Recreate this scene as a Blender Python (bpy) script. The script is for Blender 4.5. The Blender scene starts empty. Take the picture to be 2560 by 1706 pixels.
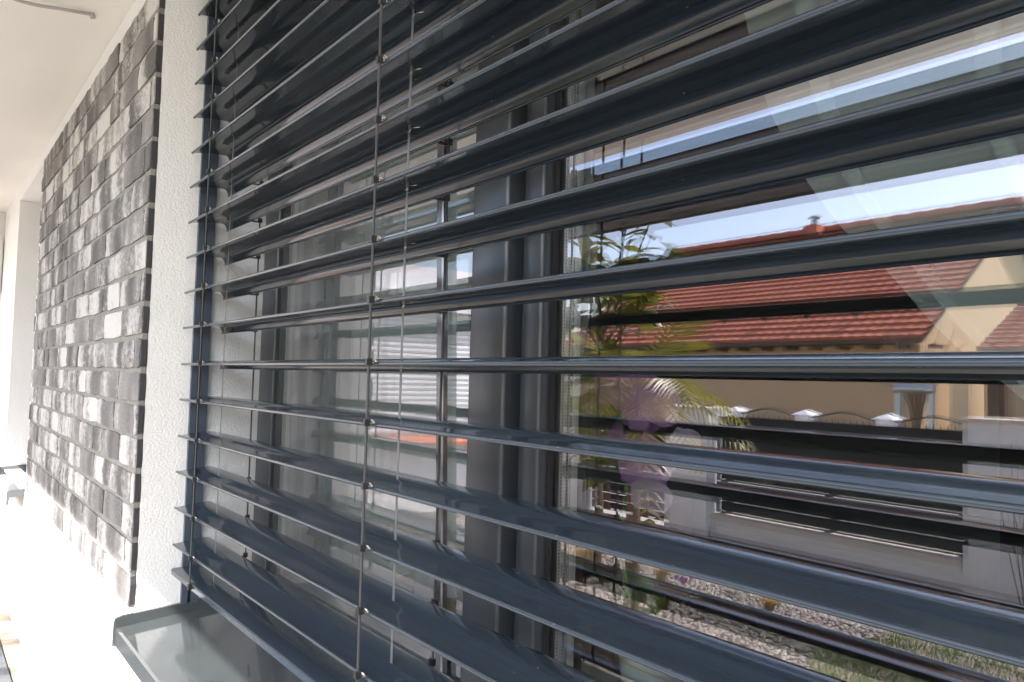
import bpy, bmesh, math, random
from mathutils import Vector, Matrix
R = random.Random(7)
S = bpy.context.scene
COL = S.collection

# ------------------------------------------------------------------ camera, sky, sun, exposure
cam_d = bpy.data.cameras.new('camera')
cam = bpy.data.objects.new('camera', cam_d)
COL.objects.link(cam)
yaw, pitch, roll = 0.91762, 0.05063, 0.02651
fwd = Vector((-math.sin(yaw)*math.cos(pitch), math.cos(yaw)*math.cos(pitch), math.sin(pitch)))
rt0 = Vector((math.cos(yaw), math.sin(yaw), 0)); up0 = rt0.cross(fwd)
rt = math.cos(roll)*rt0 + math.sin(roll)*up0
up = -math.sin(roll)*rt0 + math.cos(roll)*up0
M = Matrix.Identity(4)
for i in range(3):
    M[i][0], M[i][1], M[i][2] = rt[i], up[i], -fwd[i]
M.translation = Vector((1.65406, -0.42747, -0.0161))
cam.matrix_world = M
cam_d.sensor_width = 36.0
cam_d.lens = 36.0*1950/2560
cam_d.clip_start = 0.02
cam_d.clip_end = 1500
S.camera = cam

SUN = Vector((0.40, -1.0, 1.084)).normalized()
w = bpy.data.worlds.new('World'); S.world = w; w.use_nodes = True
nt = w.node_tree
bg = nt.nodes['Background']
sky = nt.nodes.new('ShaderNodeTexSky'); sky.sky_type = 'NISHITA'; sky.sun_disc = False
sky.sun_elevation = math.asin(SUN.z)
sky.sun_rotation = math.atan2(SUN.x, SUN.y)
sky.air_density = 1.0; sky.dust_density = 2.8; sky.ozone_density = 2.0
nt.links.new(sky.outputs[0], bg.inputs[0])
bg.inputs[1].default_value = 0.14
sl = bpy.data.lights.new('sun', 'SUN'); sl.energy = 3.0; sl.angle = math.radians(0.53); sl.color = (1, .955, .90)
so = bpy.data.objects.new('sun', sl); COL.objects.link(so)
so.rotation_euler = SUN.to_track_quat('Z', 'Y').to_euler()
so.location = (3, -8, 9)
S.view_settings.view_transform = 'Standard'; S.view_settings.look = 'None'
S.view_settings.gamma = 1; S.view_settings.use_curve_mapping = False
S.view_settings.exposure = 2.15
S.cycles.use_denoising = True
S.cycles.max_bounces = 14; S.cycles.diffuse_bounces = 5; S.cycles.glossy_bounces = 6
S.cycles.transparent_max_bounces = 28
S.cycles.sample_clamp_indirect = 12

# ------------------------------------------------------------------ helpers: materials
def mat(name, col, rough=.6, col2=None, nscale=20, nmix=(.35, .65), bump=0, bscale=80, spec=.5, metal=0,
        coat=0, stretch=None, transl=0, bdist=.002, detail=5):
    m = bpy.data.materials.new(name); m.use_nodes = True
    t = m.node_tree; p = t.nodes['Principled BSDF']; L = t.links.new
    p.inputs['Base Color'].default_value = (*col, 1)
    p.inputs['Roughness'].default_value = rough
    p.inputs['Specular IOR Level'].default_value = spec
    p.inputs['Metallic'].default_value = metal
    p.inputs['Coat Weight'].default_value = coat
    tc = t.nodes.new('ShaderNodeTexCoord'); vec = tc.outputs['Object']
    if stretch:
        mp = t.nodes.new('ShaderNodeMapping'); mp.inputs['Scale'].default_value = stretch
        L(vec, mp.inputs[0]); vec = mp.outputs[0]
    if col2:
        n = t.nodes.new('ShaderNodeTexNoise'); n.inputs['Scale'].default_value = nscale; n.inputs['Detail'].default_value = detail
        r = t.nodes.new('ShaderNodeMapRange'); r.inputs[1].default_value, r.inputs[2].default_value = nmix
        x = t.nodes.new('ShaderNodeMix'); x.data_type = 'RGBA'
        x.inputs[6].default_value = (*col, 1); x.inputs[7].default_value = (*col2, 1)
        L(vec, n.inputs[0]); L(n.outputs[0], r.inputs[0]); L(r.outputs[0], x.inputs[0]); L(x.outputs[2], p.inputs['Base Color'])
    if bump:
        n = t.nodes.new('ShaderNodeTexNoise'); n.inputs['Scale'].default_value = bscale; n.inputs['Detail'].default_value = 6
        b = t.nodes.new('ShaderNodeBump'); b.inputs['Strength'].default_value = bump; b.inputs['Distance'].default_value = bdist
        L(vec, n.inputs[0]); L(n.outputs[0], b.inputs['Height']); L(b.outputs[0], p.inputs['Normal'])
    if transl:
        out = t.nodes['Material Output']; tr = t.nodes.new('ShaderNodeBsdfTranslucent'); mx = t.nodes.new('ShaderNodeMixShader')
        tr.inputs[0].default_value = (*(col2 or col), 1); mx.inputs[0].default_value = transl
        L(p.outputs[0], mx.inputs[1]); L(tr.outputs[0], mx.inputs[2]); L(mx.outputs[0], out.inputs[0])
    return m

def glass_mat(name, tint=(.93, .96, .95), ior=2.02):
    m = bpy.data.materials.new(name); m.use_nodes = True; t = m.node_tree; t.nodes.clear(); L = t.links.new
    out = t.nodes.new('ShaderNodeOutputMaterial')
    tr = t.nodes.new('ShaderNodeBsdfTransparent'); tr.inputs[0].default_value = (*tint, 1)
    gl = t.nodes.new('ShaderNodeBsdfGlossy'); gl.inputs['Roughness'].default_value = 0.0
    gl.inputs[0].default_value = (.98, .90, .955, 1)
    fr = t.nodes.new('ShaderNodeFresnel'); fr.inputs[0].default_value = ior
    geo = t.nodes.new('ShaderNodeNewGeometry')
    a = t.nodes.new('ShaderNodeMath'); a.operation = 'MULTIPLY'; a.inputs[1].default_value = 2
    b = t.nodes.new('ShaderNodeMath'); b.operation = 'ADD'; b.inputs[1].default_value = 1
    d = t.nodes.new('ShaderNodeMath'); d.operation = 'DIVIDE'; d.use_clamp = True
    f = t.nodes.new('ShaderNodeMath'); f.operation = 'SUBTRACT'; f.inputs[0].default_value = 1
    g = t.nodes.new('ShaderNodeMath'); g.operation = 'MULTIPLY'
    mx = t.nodes.new('ShaderNodeMixShader')
    L(fr.outputs[0], a.inputs[0]); L(fr.outputs[0], b.inputs[0]); L(a.outputs[0], d.inputs[0]); L(b.outputs[0], d.inputs[1])
    L(geo.outputs['Backfacing'], f.inputs[1]); L(d.outputs[0], g.inputs[0]); L(f.outputs[0], g.inputs[1])
    L(g.outputs[0], mx.inputs[0]); L(tr.outputs[0], mx.inputs[1]); L(gl.outputs[0], mx.inputs[2]); L(mx.outputs[0], out.inputs[0])
    return m

def sheer_mat(name, col, dens):
    m = bpy.data.materials.new(name); m.use_nodes = True; t = m.node_tree; t.nodes.clear(); L = t.links.new
    out = t.nodes.new('ShaderNodeOutputMaterial')
    tr = t.nodes.new('ShaderNodeBsdfTransparent')
    di = t.nodes.new('ShaderNodeBsdfDiffuse'); di.inputs[0].default_value = (*col, 1)
    tl = t.nodes.new('ShaderNodeBsdfTranslucent'); tl.inputs[0].default_value = (*col, 1)
    m1 = t.nodes.new('ShaderNodeMixShader'); m1.inputs[0].default_value = .4
    m2 = t.nodes.new('ShaderNodeMixShader'); m2.inputs[0].default_value = dens
    L(di.outputs[0], m1.inputs[1]); L(tl.outputs[0], m1.inputs[2]); L(tr.outputs[0], m2.inputs[1]); L(m1.outputs[0], m2.inputs[2]); L(m2.outputs[0], out.inputs[0])
    return m

def brick_mat():
    m = bpy.data.materials.new('whitewashed_brick'); m.use_nodes = True; t = m.node_tree; L = t.links.new
    p = t.nodes['Principled BSDF']; p.inputs['Roughness'].default_value = .85; p.inputs['Specular IOR Level'].default_value = .25
    tc = t.nodes.new('ShaderNodeTexCoord'); oi = t.nodes.new('ShaderNodeObjectInfo')
    off = t.nodes.new('ShaderNodeVectorMath'); off.operation = 'SCALE'; off.inputs[0].default_value = (37, 91, 53); L(oi.outputs['Random'], off.inputs[3])
    add = t.nodes.new('ShaderNodeVectorMath'); L(tc.outputs['Object'], add.inputs[0]); L(off.outputs[0], add.inputs[1])
    def noise(sc, det, stretch=None, rough=.6):
        n = t.nodes.new('ShaderNodeTexNoise'); n.inputs['Scale'].default_value = sc; n.inputs['Detail'].default_value = det; n.inputs['Roughness'].default_value = rough
        v = add.outputs[0]
        if stretch:
            mp = t.nodes.new('ShaderNodeMapping'); mp.inputs['Scale'].default_value = stretch; L(v, mp.inputs[0]); v = mp.outputs[0]
        L(v, n.inputs[0]); return n.outputs[0]
    def math_(op, a, b, clamp=False):
        n = t.nodes.new('ShaderNodeMath'); n.operation = op; n.use_clamp = clamp
        for i, q in enumerate((a, b)):
            if isinstance(q, (int, float)): n.inputs[i].default_value = q
            else: L(q, n.inputs[i])
        return n.outputs[0]
    def rng(v, a, b, c=0, d=1):
        n = t.nodes.new('ShaderNodeMapRange'); L(v, n.inputs[0])
        for i, q in enumerate((a, b, c, d)): n.inputs[i+1].default_value = q
        return n.outputs[0]
    band = noise(9, 1, (1, .3, .3))           # broad fired bands across the brick
    fine = noise(85, 8, (.6, 1, .8), .78)
    grit = noise(240, 3)
    bias = rng(oi.outputs['Random'], 0, 1, -.28, .26)
    washv = math_('ADD', math_('ADD', rng(band, .3, .7, -.3, .3), rng(fine, .3, .7, -.26, .26)), bias)
    wash = rng(washv, -.10, .24)
    g1 = t.nodes.new('ShaderNodeMix'); g1.data_type = 'RGBA'
    g1.inputs[6].default_value = (.11, .107, .107, 1); g1.inputs[7].default_value = (.31, .30, .295, 1)
    L(rng(math_('ADD', band, math_('MULTIPLY', math_('SUBTRACT', grit, .5), .5)), .3, .66), g1.inputs[0])
    g2 = t.nodes.new('ShaderNodeMix'); g2.data_type = 'RGBA'; g2.inputs[7].default_value = (.58, .57, .555, 1)
    L(g1.outputs[2], g2.inputs[6]); L(math_('MULTIPLY', wash, .95), g2.inputs[0])
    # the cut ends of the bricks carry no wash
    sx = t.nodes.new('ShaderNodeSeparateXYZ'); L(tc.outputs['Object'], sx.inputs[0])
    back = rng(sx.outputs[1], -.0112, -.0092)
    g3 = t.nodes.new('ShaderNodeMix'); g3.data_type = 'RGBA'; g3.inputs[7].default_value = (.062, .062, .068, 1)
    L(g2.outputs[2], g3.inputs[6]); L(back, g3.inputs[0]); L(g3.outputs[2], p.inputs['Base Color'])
    b = t.nodes.new('ShaderNodeBump'); b.inputs['Strength'].default_value = .8; b.inputs['Distance'].default_value = .0022
    L(math_('ADD', fine, math_('MULTIPLY', wash, .25)), b.inputs['Height']); L(b.outputs[0], p.inputs['Normal'])
    return m

MT = {}
MT['render'] = mat('white_render', (.85, .85, .845), .9, (.82, .82, .815), 6, bump=.7, bscale=230, bdist=.0026, spec=.2)
MT['soffit'] = mat('soffit_paint', (.76, .745, .72), .85, (.73, .715, .69), 3, bump=.15, bscale=200, spec=.2)
MT['brick'] = brick_mat()
MT['mortar'] = mat('mortar', (.25, .24, .225), .95, (.31, .30, .28), 60, bump=.7, bscale=220, spec=.1)
MT['slat'] = mat('slat_lacquer', (.030, .043, .059), .14, (.22, .22, .21), 170, nmix=(.755, .78), detail=2, spec=.55, coat=.22)
MT['rail'] = mat('rail_lacquer', (.062, .080, .108), .34, (.070, .09, .118), 40, spec=.5, bump=.05, bscale=300)
MT['frame'] = mat('frame_lacquer', (.040, .047, .056), .30, (.045, .052, .062), 30, spec=.55, bump=.04, bscale=300)
MT['gasket'] = mat('rubber_gasket', (.012, .013, .015), .6, (.018, .019, .021), 30)
MT['cord'] = mat('woven_cord', (.045, .045, .048), .7, (.075, .075, .078), 400, bump=.8, bscale=700, bdist=.0006)
MT['clip'] = mat('clip_plastic', (.016, .017, .019), .4, (.022, .023, .026), 100)
MT['steel'] = mat('bright_steel', (.62, .61, .58), .25, (.55, .54, .5), 60, metal=1)
MT['tape'] = mat('lift_tape', (.13, .135, .14), .4, (.10, .105, .11), 90, spec=.6)
MT['sill'] = mat('sill_lacquer', (.062, .070, .074), .10, (.070, .079, .083), 12, spec=.8, coat=.3, bump=.02, bscale=14)
MT['glass'] = glass_mat('pane_glass')
MT['alu'] = mat('glazing_spacer', (.66, .66, .64), .28, (.58, .58, .57), 50, metal=1)
MT['barmetal'] = mat('dark_bar_metal', (.16, .16, .17), .22, (.13, .13, .14), 30, metal=.9)
MT['paint_white'] = mat('white_paint', (.72, .73, .74), .5, (.68, .69, .7), 4)
MT['cable'] = mat('cable_sheath', (.34, .335, .32), .6, (.38, .37, .35), 40)
MT['pavetan'] = mat('tan_paving', (.33, .28, .22), .9, (.39, .335, .27), 25, bump=.4, bscale=120)
MT['pavelight'] = mat('pale_paving', (.27, .245, .21), .9, (.32, .29, .25), 25, bump=.4, bscale=120)
MT['paveshade'] = mat('shaded_paving', (.075, .082, .095), .8, (.10, .108, .12), 25, bump=.4, bscale=120)  # dark slab colour stands in for the shade on the ground here
MT['soil'] = mat('garden_soil', (.20, .17, .135), .95, (.30, .26, .21), 30, bump=.7, bscale=60)
MT['pebble'] = mat('pebbles', (.46, .43, .38), .8, (.28, .26, .23), 13, bump=.3, bscale=90)
MT['asphalt'] = mat('street_paving', (.30, .28, .25), .9, (.36, .34, .30), 40, bump=.4, bscale=200)
MT['concrete'] = mat('concrete', (.46, .44, .40), .9, (.52, .50, .46), 12, bump=.3, bscale=90)
MT['land'] = mat('meadow', (.06, .085, .03), .95, (.09, .10, .045), 2)
MT['grass'] = mat('grass_blade', (.055, .13, .022), .6, (.12, .24, .045), 4, transl=.35)
MT['drygrass'] = mat('dry_grass', (.30, .22, .09), .8, (.42, .33, .15), 20, transl=.3)
MT['board'] = mat('fence_board', (.016, .018, .021), .6, (.022, .024, .028), 12, spec=.25, stretch=(1, 8, 8), bump=.1)
MT['lowwall'] = mat('low_wall_render', (.78, .79, .78), .9, (.74, .75, .74), 5, bump=.4, bscale=90)
MT['coping'] = mat('coping_stone', (.62, .56, .47), .8, (.52, .47, .40), 20, bump=.2, bscale=90)
MT['edging'] = mat('edging_stone', (.035, .037, .042), .7, (.05, .052, .058), 30, bump=.3, bscale=90)
MT['tile'] = mat('roof_tile', (.56, .19, .105), .75, (.47, .15, .085), 2.2, bump=.2, bscale=40)
MT['ochre'] = mat('ochre_render', (.78, .51, .28), .9, (.74, .47, .25), 1.2, bump=.3, bscale=40)
MT['cream'] = mat('cream_render', (.70, .53, .32), .9, (.66, .49, .29), 1.2, bump=.3, bscale=40)
MT['timber'] = mat('brown_timber', (.10, .06, .035), .7, (.14, .085, .05), 20, stretch=(1, 10, 10))
MT['iron'] = mat('wrought_iron', (.03, .025, .022), .55, (.04, .032, .028), 30)
MT['zinc'] = mat('zinc_sheet', (.55, .55, .53), .35, (.45, .45, .44), 20, metal=.8)
MT['leaf'] = mat('glossy_leaf', (.042, .058, .010), .3, (.20, .20, .022), 9, transl=.35, spec=.5)
MT['frond'] = mat('palm_frond', (.08, .09, .014), .35, (.28, .26, .035), 7, transl=.4, spec=.5)
MT['bark'] = mat('bark', (.11, .085, .06), .9, (.17, .13, .09), 40, bump=.6)
MT['twig'] = mat('dry_twig', (.22, .17, .12), .9, (.28, .21, .15), 30)
MT['rose'] = mat('rose_cane', (.10, .075, .055), .8, (.13, .10, .06), 30)
MT['petal'] = mat('orchid_petal', (.66, .26, .62), .6, (.72, .36, .68), 30, transl=.4)
MT['petalpale'] = mat('orchid_petal_pale', (.76, .58, .76), .6, (.78, .50, .74), 40, transl=.4)
MT['stem'] = mat('orchid_stem', (.10, .24, .035), .5, (.14, .30, .05), 30)
MT['orleaf'] = mat('orchid_leaf', (.05, .13, .03), .4, (.08, .18, .04), 20)
MT['potglaze'] = mat('pot_glaze', (.60, .58, .55), .25, (.5, .48, .46), 20)
MT['yellow'] = mat('pansy_yellow', (.75, .36, .02), .6, (.80, .48, .04), 60, transl=.3)
MT['violet'] = mat('pansy_violet', (.28, .10, .30), .6, (.38, .16, .36), 60, transl=.3)
MT['rust'] = mat('pansy_rust', (.35, .05, .04), .6, (.5, .10, .03), 60, transl=.3)
MT['plain_wall'] = mat('room_plaster', (.34, .33, .29), .9, (.31, .30, .27), 3)
MT['floor'] = mat('oak_floor', (.20, .12, .06), .4, (.26, .16, .09), 8, stretch=(1, 9, 1))
MT['sheer'] = sheer_mat('sheer_voile', (.92, .95, .93), .88)
MT['sheer2'] = sheer_mat('sheer_voile_light', (.93, .95, .95), .78)
MT['net'] = sheer_mat('screen_net', (.36, .40, .39), .12)
MT['redcloth'] = mat('red_cloth', (.42, .09, .07), .85, (.5, .14, .10), 30, bump=.3)
MT['wicker'] = mat('wicker', (.55, .40, .20), .7, (.36, .24, .11), 160, stretch=(1, 1, 4), bump=.8, bscale=150)
MT['walnut'] = mat('walnut', (.10, .05, .028), .4, (.15, .08, .045), 10, stretch=(1, 1, 8))

# ------------------------------------------------------------------ helpers: geometry
class MB:
    def __init__(s): s.v = []; s.f = []
    def box(s, a, b):
        n = len(s.v); (x0, y0, z0), (x1, y1, z1) = a, b
        s.v += [(x0,y0,z0),(x1,y0,z0),(x1,y1,z0),(x0,y1,z0),(x0,y0,z1),(x1,y0,z1),(x1,y1,z1),(x0,y1,z1)]
        s.f += [[n+i for i in q] for q in ((0,3,2,1),(4,5,6,7),(0,1,5,4),(1,2,6,5),(2,3,7,6),(3,0,4,7))]
        return s
    def prism(s, prof, x0, x1, ax='x', nseg=1):
        """closed profile of (a,b) extruded; ax x: (y,z), ax z: (x,y), ax y: (x,z)"""
        n = len(s.v); k = len(prof)
        for j in range(nseg+1):
            t = x0+(x1-x0)*j/nseg
            for a, b in prof:
                s.v.append({'x': (t,a,b), 'z': (a,b,t), 'y': (a,t,b)}[ax])
        for j in range(nseg):
            for i in range(k):
                i2 = (i+1) % k
                s.f.append([n+j*k+i, n+j*k+i2, n+(j+1)*k+i2, n+(j+1)*k+i])
        s.f.append([n+i for i in range(k)][::-1]); s.f.append([n+nseg*k+i for i in range(k)])
        return s
    def tube(s, pts, r, k=8, r2=None):
        n0 = len(s.v); P = [Vector(p) for p in pts]; m = len(P)
        for i, p in enumerate(P):
            d = (P[min(i+1, m-1)]-P[max(i-1, 0)]).normalized()
            a = d.cross(Vector((0, 0, 1)) if abs(d.z) < .9 else Vector((1, 0, 0))).normalized(); b = d.cross(a)
            rr = r if r2 is None else r+(r2-r)*i/max(1, m-1)
            for j in range(k):
                t = 2*math.pi*j/k
                s.v.append(tuple(p+a*rr*math.cos(t)+b*rr*math.sin(t)))
        for i in range(m-1):
            for j in range(k):
                s.f.append([n0+i*k+j, n0+i*k+(j+1) % k, n0+(i+1)*k+(j+1) % k, n0+(i+1)*k+j])
        s.f.append([n0+j for j in range(k)][::-1]); s.f.append([n0+(m-1)*k+j for j in range(k)])
        return s
    def lathe(s, prof, c, k=16):
        n = len(s.v)
        for r, z in prof:
            for j in range(k):
                t = 2*math.pi*j/k; s.v.append((c[0]+r*math.cos(t), c[1]+r*math.sin(t), c[2]+z))
        for i in range(len(prof)-1):
            for j in range(k):
                s.f.append([n+i*k+j, n+i*k+(j+1) % k, n+(i+1)*k+(j+1) % k, n+(i+1)*k+j])
        s.f.append([n+j for j in range(k)][::-1]); s.f.append([n+(len(prof)-1)*k+j for j in range(k)])
        return s
    def quad(s, *p):
        n = len(s.v); s.v += [tuple(q) for q in p]; s.f.append(list(range(n, n+len(p)))); return s
    def mesh(s, name, m, smooth=False, fix=True):
        me = bpy.data.meshes.new(name); me.from_pydata(s.v, [], s.f)
        if fix:
            bm = bmesh.new(); bm.from_mesh(me); bmesh.ops.recalc_face_normals(bm, faces=bm.faces); bm.to_mesh(me); bm.free()
        me.materials.append(m if not isinstance(m, str) else MT[m])
        if smooth:
            me.polygons.foreach_set('use_smooth', [True]*len(me.polygons))
            try: me.set_sharp_from_angle(angle=math.radians(40))
            except Exception: pass
        me.update(); return me

def link(name, me, parent=None, loc=None, rot=None):
    o = bpy.data.objects.new(name, me); COL.objects.link(o)
    if parent: o.parent = parent
    if loc: o.location = loc
    if rot: o.rotation_euler = rot
    return o
def part(name, mb, m, parent, smooth=False, loc=None, label=None, fix=True):
    o = link(name, mb.mesh(name, m, smooth, fix), parent, loc)
    if label: o['label'] = label
    return o
def tag(o, label, cat, group=None):
    o['label'] = label; o['category'] = cat
    if group: o['group'] = group
    return o
def thing(name, label, cat, loc=(0, 0, 0), group=None):
    o = bpy.data.objects.new(name, None); o.empty_display_size = .05; COL.objects.link(o); o.location = loc
    return tag(o, label, cat, group)
def struct(name, mb, m, kind='structure', fix=True):
    o = link(name, mb.mesh(name, m, fix=fix)); o['kind'] = kind; return o

# ------------------------------------------------------------------ setting: ground, street
GZ = -1.036
struct('ground', MB().quad((-400,-500,-1.34),(400,-500,-1.34),(400,300,-1.34),(-400,300,-1.34)), 'land')
struct('street', MB().box((-60,-8.6,-1.5),(60,-5.3,-1.30)), 'asphalt')
struct('pavement', MB().box((-60,-5.3,-1.5),(60,-3.86,-1.19)), 'concrete')
struct('pavement', MB().box((-60,-9.95,-1.5),(60,-8.6,-1.19)), 'concrete')
struct('garden_bed', MB().box((-12,-3.59,-1.5),(12,-1.30,GZ-.012)), 'soil')

pv = bpy.data.objects.new('terrace', None); COL.objects.link(pv); pv['kind'] = 'structure'; pv.location = (0, 0, GZ)
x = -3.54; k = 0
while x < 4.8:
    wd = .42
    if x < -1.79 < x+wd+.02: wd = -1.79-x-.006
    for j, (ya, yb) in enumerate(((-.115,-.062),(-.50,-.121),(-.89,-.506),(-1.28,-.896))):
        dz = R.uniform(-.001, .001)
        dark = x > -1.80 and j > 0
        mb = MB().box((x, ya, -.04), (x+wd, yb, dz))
        part('paving_slab', mb, 'pavelight' if x > -1.25 else ('paveshade' if dark else 'pavetan'), pv)
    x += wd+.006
part('bedding', MB().box((-3.545,-1.285,-.3),(4.9,-.06,-.012)), 'mortar', pv)

struct('bounce_paving', MB().box((.75,-3.58,-1.4),(9,-1.29,GZ-.004)), 'pavelight')  # out of view, added to bounce sunlight onto the window reveal
# ------------------------------------------------------------------ house
house = thing('house', 'white rendered house wall under a wide plain eave', 'house', (0, 0, GZ))
def hpart(name, mb, m, smooth=False):
    for i, v in enumerate(mb.v): mb.v[i] = (v[0], v[1], v[2]-GZ)
    return part(name, mb, m, house, smooth)
F, B = -.060, .26
ST = .85
fac = MB()
fac.box((-3.55,F,GZ-.3),(-2.76,B,ST)); fac.box((-1.90,F,GZ-.3),(-.012,B,ST))
fac.box((-2.76,F,GZ-.3),(-1.90,B,-.50)); fac.box((-2.76,F,.79),(-1.90,B,ST))
fac.box((-.012,F,GZ-.3),(2.13,B,-.53)); fac.box((-.012,F,.80),(2.13,B,ST)); fac.box((2.13,F,GZ-.3),(5.2,B,ST))
hpart('facade', fac, 'render')
hpart('side_wall', MB().box((-3.95,-3.6,GZ-.3),(-3.552,B,ST-.001)), 'render')
hpart('soffit', MB().box((-6,-1.198,ST),(6,.60,ST+.02)), 'soffit')
hpart('eave_board', MB().box((-6,-1.227,ST-.002),(6,-1.199,ST+.22)), 'paint_white')
hpart('roof', MB().prism([(-1.40,ST+.22),(-1.40,ST+.25),(3.4,ST+3.2),(8.2,ST+.25),(8.2,ST+.22)], -6.1, 6.1), 'tile')
hpart('gable_wall', MB().prism([(-1.2,ST+.022),(3.4,ST+2.9),(8,ST+.022)], -5.9, -5.7), 'render')
hpart('gable_wall', MB().prism([(-1.2,ST+.022),(3.4,ST+2.9),(8,ST+.022)], 5.7, 5.9), 'render')
hpart('inner_wall', MB().box((5.0,B+.002,GZ-.3),(5.2,3.9,ST)).box((-3.95,B+.002,GZ-.3),(-3.75,3.9,ST)).box((-3.95,3.902,GZ-.3),(5.2,4.1,ST)), 'plain_wall')
hpart('room_ceiling', MB().box((-3.74,B+.003,.82),(4.99,3.9,ST-.001)), 'plain_wall')
hpart('room_floor', MB().box((-3.74,B+.003,GZ-.1),(4.99,3.9,GZ+.08)), 'floor')

# brick slips right beside the window
bw = thing('brick_wall', 'grey whitewashed brick panel between the two windows', 'brick wall', (-.9, -.060, GZ))
PX0, PX1, PTOP = -1.77, -.012, .776
part('mortar', MB().box((PX0-PX1*0+.9+.006,-.0112,-.477-GZ),(PX1+.9-.0045,-.002,PTOP-GZ-.006)), 'mortar', bw)
def brick_mesh(L, i, H=.0565):
    rr = random.Random(100+i)
    nx = max(2, round(L/.04)); nz = 3; D = .0145
    v = []; f = []
    for a in range(nx+1):
        for b in range(nz+1):
            X = -L/2+L*a/nx; Z = -H/2+H*b/nz; e = (a in (0, nx)) or (b in (0, nz)); c = (a in (0, nx)) and (b in (0, nz))
            X += rr.uniform(-.0018, .0018)*(0 if e else 1) + (rr.uniform(-.0014, .0014) if a in (0, nx) else 0)
            Z += rr.uniform(-.0016, .0016)
            if c: X *= .985; Z *= .95
            v.append((X, -D+(.0018 if e else 0)+rr.uniform(-.0013, .0013), Z))
    q = nz+1
    for a in range(nx):
        for b in range(nz): f.append([a*q+b, (a+1)*q+b, (a+1)*q+b+1, a*q+b+1])
    ring = [a*q for a in range(nx+1)]+[nx*q+b for b in range(1, q)]+[a*q+nz for a in range(nx-1, -1, -1)]+[b for b in range(nz-1, 0, -1)]
    n = len(v)
    for r_ in ring: v.append((v[r_][0], 0.0, v[r_][2]))
    for i2 in range(len(ring)):
        j2 = (i2+1) % len(ring); f.append([ring[i2], n+i2, n+j2, ring[j2]])
    mb = MB(); mb.v = v; mb.f = f
    return mb.mesh('brick', 'brick')
LENS = [.022, .045, .095, .145, .185, .192]
BR = {L: [brick_mesh(L, int(L*1000)*10+i) for i in range(5)] for L in LENS}
z = PTOP-.0015; row = 0
STARTS = [.185, .022, .145, .022, .095, .045, .145, .022, .095, .022, .185, .045]
nb = 0
while row < 19:
    zc = z-.028; x = PX1; first = True
    while x > PX0+.012:
        L = STARTS[row % len(STARTS)] if first else (R.choice([.185, .192]) if R.random() < .86 else .095)
        first = False
        left = x-PX0
        if L > left: L = max([q for q in LENS if q <= left+.006] or [.022])
        o = link('brick', R.choice(BR[L]), bw, (x-L/2+.9, -.0015+R.uniform(-.001, .001), zc-GZ+R.uniform(-.0012, .0012)))
        o.rotation_euler = (R.uniform(-.006, .006), R.uniform(-.005, .005), R.uniform(-.003, .003))
        x -= L+R.uniform(.005, .009); nb += 1
    z -= .0662; row += 1

# ------------------------------------------------------------------ main window
win = thing('window', 'wide anthracite window in two sashes behind the lowered blind', 'window', (1.05, .2, -.5))
wx, wy, wz = 1.05, .2, -.5
def wpart(name, mb, m, smooth=False, parent=None, label=None):
    if parent is None:
        for i, v in enumerate(mb.v): mb.v[i] = (v[0]-wx, v[1]-wy, v[2]-wz)
    else:
        for i, v in enumerate(mb.v): mb.v[i] = (v[0]-wx, v[1]-wy, v[2]-wz)
    return part(name, mb, m, parent or win, smooth, label=label)
def rbox(x0, x1, y0, y1, z0, z1, r=.004):
    """upright bar with rounded front edges (front is -Y)"""
    prof = [(x0, y1), (x0, y0+r)]
    for t in (30, 60): prof.append((x0+r-r*math.cos(math.radians(t)), y0+r-r*math.sin(math.radians(t))))
    prof += [(x0+r, y0), (x1-r, y0)]
    for t in (60, 30): prof.append((x1-r+r*math.cos(math.radians(t)), y0+r-r*math.sin(math.radians(t))))
    prof += [(x1, y0+r), (x1, y1)]
    return MB().prism(prof, z0, z1, 'z')
ZB, ZT = -.50, .798
wpart('outer_frame', rbox(-.011, .070, .163, .24, ZB, ZT, .005), 'frame', True)
wpart('outer_frame', rbox(2.03, 2.128, .163, .24, ZB, ZT, .005), 'frame', True)
wpart('outer_frame', MB().box((.0705,.165,ZB),(2.0295,.24,-.43)), 'frame')
wpart('outer_frame', MB().box((.0705,.165,.73),(2.0295,.24,ZT)), 'frame')
wpart('sash_stile', rbox(.786, .866, .163, .236, -.4295, .7295, .006), 'frame', True)
wpart('mullion', rbox(.8675, .874, .190, .236, -.4295, .7295, .001), 'gasket')
wpart('sash_stile', rbox(.8755, .916, .181, .236, -.4295, .7295, .005), 'frame', True)
wpart('gasket', MB().box((.0705,.174,-.4295),(.0775,.19,.7295)), 'gasket')
wpart('gasket', MB().box((.9165,.196,-.4295),(.9215,.2025,.7295)), 'gasket')
# panes: two sheets of glass per sash, bright spacer between them
wpart('pane', MB().box((.072,.1805,-.429),(.785,.1845,.729)), 'glass')
wpart('pane', MB().box((.072,.2005,-.429),(.785,.2045,.729)), 'glass')
p1 = wpart('pane', MB().box((.9175,.203,-.429),(2.029,.207,.729)), 'glass')
p2 = wpart('pane', MB().box((.9175,.2225,-.429),(2.029,.2265,.729)), 'glass')
p2.rotation_euler = (.0011, 0, -.0012)
def spacer(xa, xb, ya, yb, side):
    mb = MB().box((xa, ya, -.428), (xb, yb, .728))
    sp = wpart('glazing_spacer', mb, 'alu')
    h = MB(); zz = -.42
    while zz < .72:
        for yy in (ya+(yb-ya)*.2, ya+(yb-ya)*.8):
            h.box((xb-.0002, yy-.0006, zz), (xb+.0004, yy+.0006, zz+.0016))
        zz += .0042
    o = wpart('perforation', h, 'gasket', parent=sp); o['kind'] = 'stuff'
spacer(.918, .9265, .2073, .2222, 1)
spacer(.0724, .079, .1848, .2002, 1)

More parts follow.
